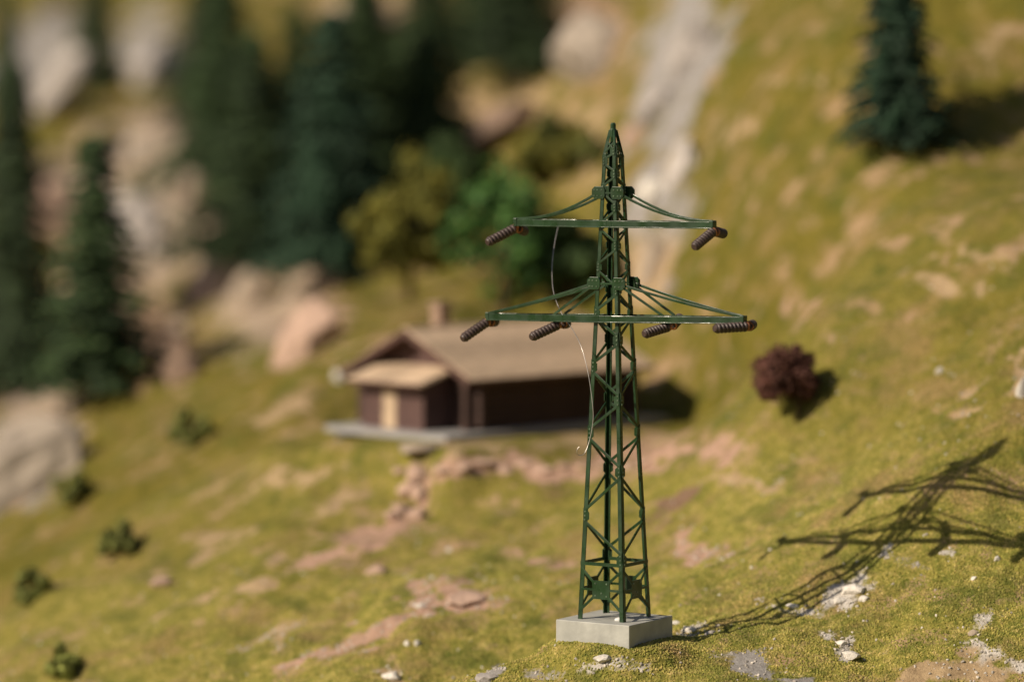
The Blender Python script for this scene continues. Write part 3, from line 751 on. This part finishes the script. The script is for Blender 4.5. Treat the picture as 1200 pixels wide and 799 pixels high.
# ------------------------------------------------------------------ trees, bushes
def fir_mesh(seed, H, R, whorls, m, dens=1.0, taper=.8):
    rn = random.Random(seed); mb = MB()
    for w in range(whorls):
        t = (w + .3) / whorls; z0 = H * (.06 + .92 * t)
        rad = R * (1 - t) ** taper * rn.uniform(.85, 1.12) + .12
        nb = max(5, int((6 + 9 * (1 - t)) * dens))
        ph = rn.uniform(0, 6.28)
        for k in range(nb):
            a = ph + 2 * math.pi * k / nb + rn.uniform(-.2, .2); L_ = rad * rn.uniform(.55, 1.22)
            zz = z0 + rn.uniform(-.25, .25) * H / whorls
            dirv = Vector((math.cos(a), math.sin(a), 0)); tang = Vector((-math.sin(a), math.cos(a), 0))
            nseg = max(3, int(L_ / .34))
            for s in range(nseg):
                f = (s + .6) / nseg
                c = dirv * (L_ * f) + Vector((0, 0, zz - .32 * L_ * f * f + .05 * math.sin(9 * f)))
                wl = (.20 + .34 * (1 - abs(f - .5))) * (0.5 + .22 * R / 2) * rn.uniform(.8, 1.3)
                for q in (-1, 1):
                    tip = c + tang * (q * wl) + dirv * wl * .5 + Vector((0, 0, -wl * rn.uniform(.1, .6)))
                    b0 = c - dirv * .12; b1 = c + dirv * .2 + Vector((0, 0, .05))
                    up = c + Vector((0, 0, .16)) + tang * (q * wl * .45)
                    mb.add([b0, b1, tip, up], [(0, 1, 3), (0, 3, 2), (1, 2, 3), (0, 2, 1)])
    return mb.mesh('crown', m)

def trunk_mesh(H, r, seed=0):
    rn = random.Random(seed)
    ps = [Vector((rn.uniform(-.04, .04), rn.uniform(-.04, .04), H * k / 6 - (.4 if k == 0 else 0))) for k in range(7)]
    return MB().tube(ps, [r * (1 - .85 * k / 6) for k in range(7)], 8).mesh('trunk', M['trunk'], True)

def blob_crown(seed, rx, rz, nclump, leaves, m, cz=0.0, leaf=0.16):
    rn = random.Random(seed); mb = MB()
    for c in range(nclump):
        th = rn.uniform(0, 6.28); cphi = rn.uniform(-.75, 1); sp_ = math.sqrt(1 - min(1, cphi * cphi)); rr_ = rn.uniform(.45, .92)
        cc = Vector((rx * rr_ * sp_ * math.cos(th), rx * rr_ * sp_ * math.sin(th), cz + rz * rr_ * cphi))
        cr = rx * rn.uniform(.16, .36)
        for k in range(leaves):
            d = Vector((rn.gauss(0, 1), rn.gauss(0, 1), rn.gauss(0, 1))).normalized()
            p = cc + d * cr * rn.uniform(.6, 1.05)
            a = (d.orthogonal() + Vector((rn.uniform(-.6, .6), rn.uniform(-.6, .6), rn.uniform(-.6, .6)))).normalized()
            n2 = (d + Vector((rn.uniform(-.7, .7), rn.uniform(-.7, .7), rn.uniform(-.7, .7)))).normalized(); b_ = n2.cross(a).normalized()
            s = leaf * rn.uniform(.6, 1.3)
            mb.add([p - a * s, p + b_ * s * .6, p + a * s, p - b_ * s * .6], [(0, 1, 2, 3)])
    return mb.mesh('crown', m)

def limbs_mesh(seed, H, rx, r):
    rn = random.Random(seed); mb = MB()
    mb.tube([(0, 0, -.4), (.05, 0, H * .5), (0, .04, H * .85)], [r, r * .7, r * .25], 8)
    for k in range(7):
        a = rn.uniform(0, 6.28); z0 = H * rn.uniform(.25, .6)
        mb.tube([(0, 0, z0), (math.cos(a) * rx * .35, math.sin(a) * rx * .35, z0 + H * .12), (math.cos(a) * rx * .75, math.sin(a) * rx * .75, z0 + H * .2)], [r * .5, r * .3, r * .12], 6)
    return mb.mesh('trunk', M['trunk'], True)

FIRV = [fir_mesh(11, 10, 2.6, 24, M['fir'], 1.4, .9), fir_mesh(12, 10, 2.3, 22, M['fir'], 1.4, .95), fir_mesh(13, 10, 2.8, 20, M['fir_blue'], 1.6, .62)]
FTR = trunk_mesh(9.6, .28)
def fir(px, py, toppy, wpx, var, label, rz=0.0):
    p = ground(px, py); sc = p.y / F
    H = (py - toppy) * sc; Wd = wpx * sc * 1.14
    e = empty('fir_tree', (p.x, p.y, p.z - .1), rz)
    R0 = (2.6, 2.3, 2.8)[var]
    tag(e, label, 'tree', 'fir trees on the slope')
    c = link('crown', FIRV[var], e); c.scale = (Wd / (2 * R0), Wd / (2 * R0), H / 10)
    t = link('trunk', FTR, e); t.scale = (Wd / 6, Wd / 6, H / 10)
    return e
fir(112, 462, 150, 170, 1, 'slender dark fir standing beside the big pale boulder', .3)
fir(18, 462, 60, 150, 0, 'tall dark fir next to the slender fir above the pale boulder', 1.2)
fir(112, 108, -70, 70, 1, 'dark fir high on the rocks above the two valley firs', 2.2)
fir(246, 128, -80, 110, 0, 'dark fir growing above the grey crag at the edge of the wood', 3.0)
fir(296, 302, 30, 165, 0, 'tall shadowy fir behind the pink slab', 4.0)
fir(388, 320, 5, 165, 2, 'broad bluish fir rising uphill of the pink slab', .9)
fir(348, 190, 0, 100, 0, 'dark fir standing between the shadowy and the bluish firs', 1.8)
fir(500, 190, -70, 145, 0, 'dark fir uphill of the olive tree', 2.7)
fir(440, 120, -20, 100, 1, 'dark fir growing behind the leafy green tree', 5.0)
fir(612, 82, -130, 150, 0, 'deep shaded fir above the brown ledge near the scree', 3.6)
fir(1050, 168, -75, 122, 2, 'lone bluish fir on the open grass slope', 0.5)
fir(8, 230, -40, 70, 0, 'dark fir behind the tan crag of the valley side', 0.2)
fir(262, 215, -40, 140, 0, 'dark fir behind the shadowy fir at the edge of the wood', 2.0)
fir(420, 235, -30, 140, 1, 'dark fir crowded behind the bluish fir', 1.1)
fir(395, 120, 25, 80, 0, 'dark fir at the top of the wood below the beige ledge', 5.4)
fir(560, 60, -120, 100, 1, 'dark fir next to the deep shaded fir above the ledge', 4.4)

def broad(px, py, toppy, wpx, m, label, seed, leaf=.24):
    p = ground(px, py); sc = p.y / F; H = (py - toppy) * sc; R_ = wpx * sc / 2
    e = empty('broadleaf_tree', (p.x, p.y, p.z - .1)); tag(e, label, 'tree', 'leafy trees behind the cabin')
    link('crown', blob_crown(seed, R_, H * .52, 48, 80, m, H * .46, leaf), e)
    link('trunk', limbs_mesh(seed, H * .8, R_, .22), e)
broad(592, 368, 172, 150, M['leaf'], 'bright green leafy tree behind the cabin roof', 21)
broad(480, 352, 175, 140, M['olive'], 'yellow olive tree behind the cabin chimney', 22)
broad(445, 190, 40, 120, M['midleaf'], 'leafy green tree in front of the dark firs', 23)
broad(668, 352, 255, 85, M['midleaf'], 'dark low tree at the edge of the scree beside the bright green tree', 26)
broad(645, 215, 130, 80, M['olive'], 'small olive tree beside the brown ledge', 24)
broad(530, 250, 150, 90, M['midleaf'], 'dark leafy tree between the olive tree and the bright green tree', 25)

BUSHV = [blob_crown(31, .75, .55, 16, 60, M['bush'], .42, .11), blob_crown(32, .75, .5, 14, 60, M['bush'], .4, .11)]
BST = limbs_mesh(5, .8, .6, .06)
for i, (px, py, wpx, lab) in enumerate([
    (228, 520, 50, 'small dark bush uphill on the grass, furthest up toward the firs'),
    (90, 592, 46, 'small dark bush on the grass below the big pale boulder'),
    (138, 648, 48, 'dark green bush in the middle of the row on the grass'),
    (38, 704, 46, 'blurred dark bush on the lower grass between two others'),
    (74, 794, 46, 'dark leafy bush at the lowest end of the row on the grass')]):
    p = ground(px, py); e = empty('bush', (p.x, p.y, p.z - .05), i * 1.3); s = wpx * p.y / F / 1.6
    tag(e, lab, 'bush', 'small bushes down the grass slope')
    c = link('crown', BUSHV[i % 2], e); c.scale = (s * 1.45, s * 1.35, s * 1.35)
    t = link('trunk', BST, e); t.scale = (s, s, s)

p = ground(936, 492)
e = empty('lichen_bush', (p.x, p.y, p.z - .05)); tag(e, 'round maroon lichen bush on the grass slope', 'bush')
lc = link('crown', blob_crown(41, 1.45, 1.35, 95, 100, M['maroon'], 1.75, .09), e); lc.location = (-.62, 0, 0)
link('trunk', limbs_mesh(42, 1.9, 1.0, .09), e)

# ------------------------------------------------------------------ rocks
def rock(px, py, wpx, hpx, m, label, seed, name='rock', tilt=0.0, sink=.35, depth=.8, sub=3, group=None, cat='rock', parent=None):
    p = ground(px, py + hpx * .35); sc = p.y / F
    w, h = wpx * sc, hpx * sc
    rn = random.Random(seed)
    bm = bmesh.new(); bmesh.ops.create_icosphere(bm, subdivisions=sub, radius=.5)
    planes = [(Vector((rn.gauss(0, 1), rn.gauss(0, 1), rn.gauss(0, 1))).normalized(), rn.uniform(.26, .42)) for _ in range(14)]
    for v in bm.verts:
        for n, d in planes:                         # chip flat faces off the lump
            k = v.co.dot(n)
            if k > d: v.co -= n * (k - d) * .9
        v.co *= rn.uniform(.93, 1.07)
    R = Matrix.Rotation(math.radians(tilt), 3, 'Y')
    for v in bm.verts:
        v.co = R @ Vector((v.co.x * w * 1.2, v.co.y * w * depth * 1.2, v.co.z * h * 1.2))
    m_ = bpy.data.meshes.new(name); bm.to_mesh(m_); bm.free(); m_.materials.append(m)
    o = link(name, m_); o.location = (p.x, p.y, p.z + h * (.5 - sink)); o.rotation_euler = (0, 0, rn.uniform(-.5, .5))
    tag(o, label, cat, group); return o

G1 = 'rock outcrops of the valley side'
for a_ in [
 (22,520,105,170,'rk_pale','big pale boulder at the foot of the slender fir',3,38),
 (155,258,95,90,'rk_grey','light grey crag among the tan rocks above the slender fir',2,10),
 (192,172,100,55,'rk_tan','tan ledge just above the light grey crag',3,-15),
 (180,62,62,95,'rk_grey','upright grey crag high beside the topmost firs',4,5),
 (125,160,60,60,'rk_tan','small tan rock beside the tan ledge',5,0),
 (243,308,62,100,'rk_tan','upright cream rock between grey crag and shadowy fir',6,15),
 (290,335,55,62,'rk_tan','low cream rock between the upright cream rock and pink slab',7,10),
 (362,372,70,105,'rk_pink','tilted pink slab beneath the bluish fir',8,40),
 (185,385,62,95,'rk_brown','brown shaded rock above the grass beside the slender fir',9,20),
 (62,85,42,130,'rk_grey','leaning grey rock blade at the top of the valley side',10,40),
 (62,235,75,80,'rk_pink','pinkish crag behind the slender fir',11,0),
 (432,12,100,46,'rk_tan','beige ledge above the bluish fir',12,0),
 (592,140,130,48,'rk_brown','brown ledge between the dark fir and the scree',13,-25),
 (700,40,110,100,'rk_pale','pale grey crag beside the scree at the top',14,0),
 (228,215,60,50,'rk_tan','tan rock leaning on the tan ledge',15,0),
 (215,430,50,40,'rk_brown','low brown rock at the edge of the grass below the crags',16,0),
]:
    rock(a_[0], a_[1], a_[2], a_[3], M[a_[4]], a_[5], a_[6], tilt=a_[7], group=G1, cat='rock', name='rock_outcrop', sink=.42)
rn = random.Random(5)
for k in range(26):
    qx, qy = rn.uniform(95, 330), rn.uniform(110, 410)
    if qy > 440 - .35 * qx + 60: qy -= 90
    rock(qx, qy, rn.uniform(26, 62), rn.uniform(24, 60), M[rn.choice(['rk_tan', 'rk_grey', 'rk_tan', 'rk_brown', 'rk_pink'])],
         'weathered block of the broken rock face below the wood', 300 + k, name='rock_block', group='broken blocks of the rock face', tilt=rn.uniform(-40, 40), sink=.4, sub=2)
for k, (px, py, w, lab) in enumerate([(165, 225, 40, 'dark scrub bush between the tan ledge and the grey crag'), (215, 360, 46, 'dark scrub bush above the brown shaded rock'),
        (275, 275, 40, 'scrub bush beside the upright cream rock'), (140, 320, 40, 'scrub bush next to the slender fir under the grey crag'), (700, 190, 60, 'dry scrub bush between the brown ledge and the scree'),
        (660, 290, 60, 'scrub bush beside the foot of the scree gully')]):
    p = ground(px, py); e = empty('scrub_bush', (p.x, p.y, p.z - .05), k * 1.7); q = w * p.y / F / 1.6
    tag(e, lab, 'bush', 'scrub on the rocky slope')
    c = link('crown', BUSHV[k % 2], e); c.scale = (q * 1.05, q * 1.05, q)
    t = link('trunk', BST, e); t.scale = (q, q, q)
G2 = 'boulders in the scree gully'
for k, (px, py, w, h, mm, lab) in enumerate([
 (812,40,60,90,'rk_grey','large grey boulder at the head of the scree gully'),(775,105,55,60,'rk_grey','grey boulder in the middle of the scree gully'),
 (800,180,46,60,'rk_grey','upright grey boulder low in the scree gully'),(768,215,36,36,'rk_white','small whitish boulder in the scree gully'),
 (765,290,44,70,'rk_tan','cream boulder at the foot of the scree gully'),(745,150,40,40,'rk_pink','pinkish boulder at the side of the scree gully'),
 (785,330,30,30,'rk_tan','small tan boulder below the cream boulder of the gully')]):
    rock(px, py, w, h, M[mm], lab, 50 + k, name='boulder', group=G2, sink=.5)
G3 = 'pink stones of the terrace edge'
rn = random.Random(77)
TERR = [(470+ 24 * k, 548 - .55 * k + rn.uniform(-4, 4), rn.uniform(16, 34), rn.uniform(9, 15)) for k in range(13)]
for k, (px, py, w, h) in enumerate(TERR):
    rock(px, py, w, h, M['rk_pink'], 'pinkish stone set along the edge of the terrace before the cabin', 80 + k, name='terrace_stone', group=G3, sub=2, cat='stone', sink=.62)
for k, (px, py, w, h) in enumerate([(488,558,30,26),(478,575,28,24),(492,580,26,22),(470,592,30,22),(488,598,24,18),(460,604,24,16)]):
    rock(px, py, w, h, M['rk_pink'], 'pinkish stone of the tumbled pile under the terrace corner', 100 + k, name='tumbled_stone', group='stones under the terrace corner', sub=2, cat='stone', sink=.4)
rock(490, 524, 60, 16, M['rk_tan'], 'pale flat step stone below the porch of the cabin', 120, name='step_stone', sub=2, cat='stone', sink=.45)
for k, (px, py, w, h, mm, lab) in enumerate([
 (1169,656,11,8,'rk_white','small white pebble on the moss beside the shadow of the pylon'),
 (1141,681,8,6,'rk_white','tiny white pebble on the moss downhill of the shadow'),
 (1102,436,14,12,'rk_white','small blurred white stone on the grass uphill of the shadow'),
 (808,737,22,9,'rk_white','low whitish stone in the shade beside the pylon block'),
 (832,741,14,7,'rk_grey','small grey stone beside the low whitish stone'),
 (792,729,14,6,'rk_white','small white stone peeping from behind the pylon block'),
 (572,791,30,16,'rk_grey','grey stone poking out of the mossy mound'),
 (997,768,26,12,'rk_white','white chalky stone on the foreground moss'),
 (985,752,16,8,'rk_white','small chalky stone uphill of the white chalky stone'),
 (1001,690,30,14,'rk_white','white crumbly stone under the shadow of the mast'),
 (985,703,18,9,'rk_white','small crumbly stone beside the shadow of the mast'),
 (1012,703,14,8,'rk_white','little white stone beside the crumbly stone'),
 (928,708,18,7,'rk_white','flat white stone where the mast shadow begins'),
 (492,708,18,8,'rk_white','pale stone on the bare pink soil below the cabin'),
 (477,757,9,8,'rk_white','small pale pebble on the grass at the soil track'),
 (489,756,10,9,'rk_white','pale round pebble at the soil track'),
 (458,792,26,14,'rk_white','pale stone at the foot of the soil track'),
 (526,644,9,7,'rk_white','white pebble on the grass under the terrace'),
 (439,667,28,14,'rk_pink','pink stone on the grass below the tumbled pile'),
 (190,679,24,18,'rk_pink','lone pink stone on the lower grass'),
 (398,438,22,18,'rk_white','round white stone on the grass beside the cabin'),
 (1199,450,16,40,'rk_white','upright pale stone at the side of the grass slope'),
 (545,697,60,18,'rk_pink','flat pink slab sunk in the soil below the terrace'),
 (707,780,22,9,'rk_white','crumbly white stone in the moss before the pylon block'),
 (1140,742,12,8,'rk_tan','small tan stone in the foreground moss'),
]):
    rock(px, py, w, h, M[mm], lab, 130 + k, name='stone', sub=2, cat='stone', sink=.42)
print('objects', len(bpy.data.objects), 'fir tris', [len(m.polygons) for m in FIRV])
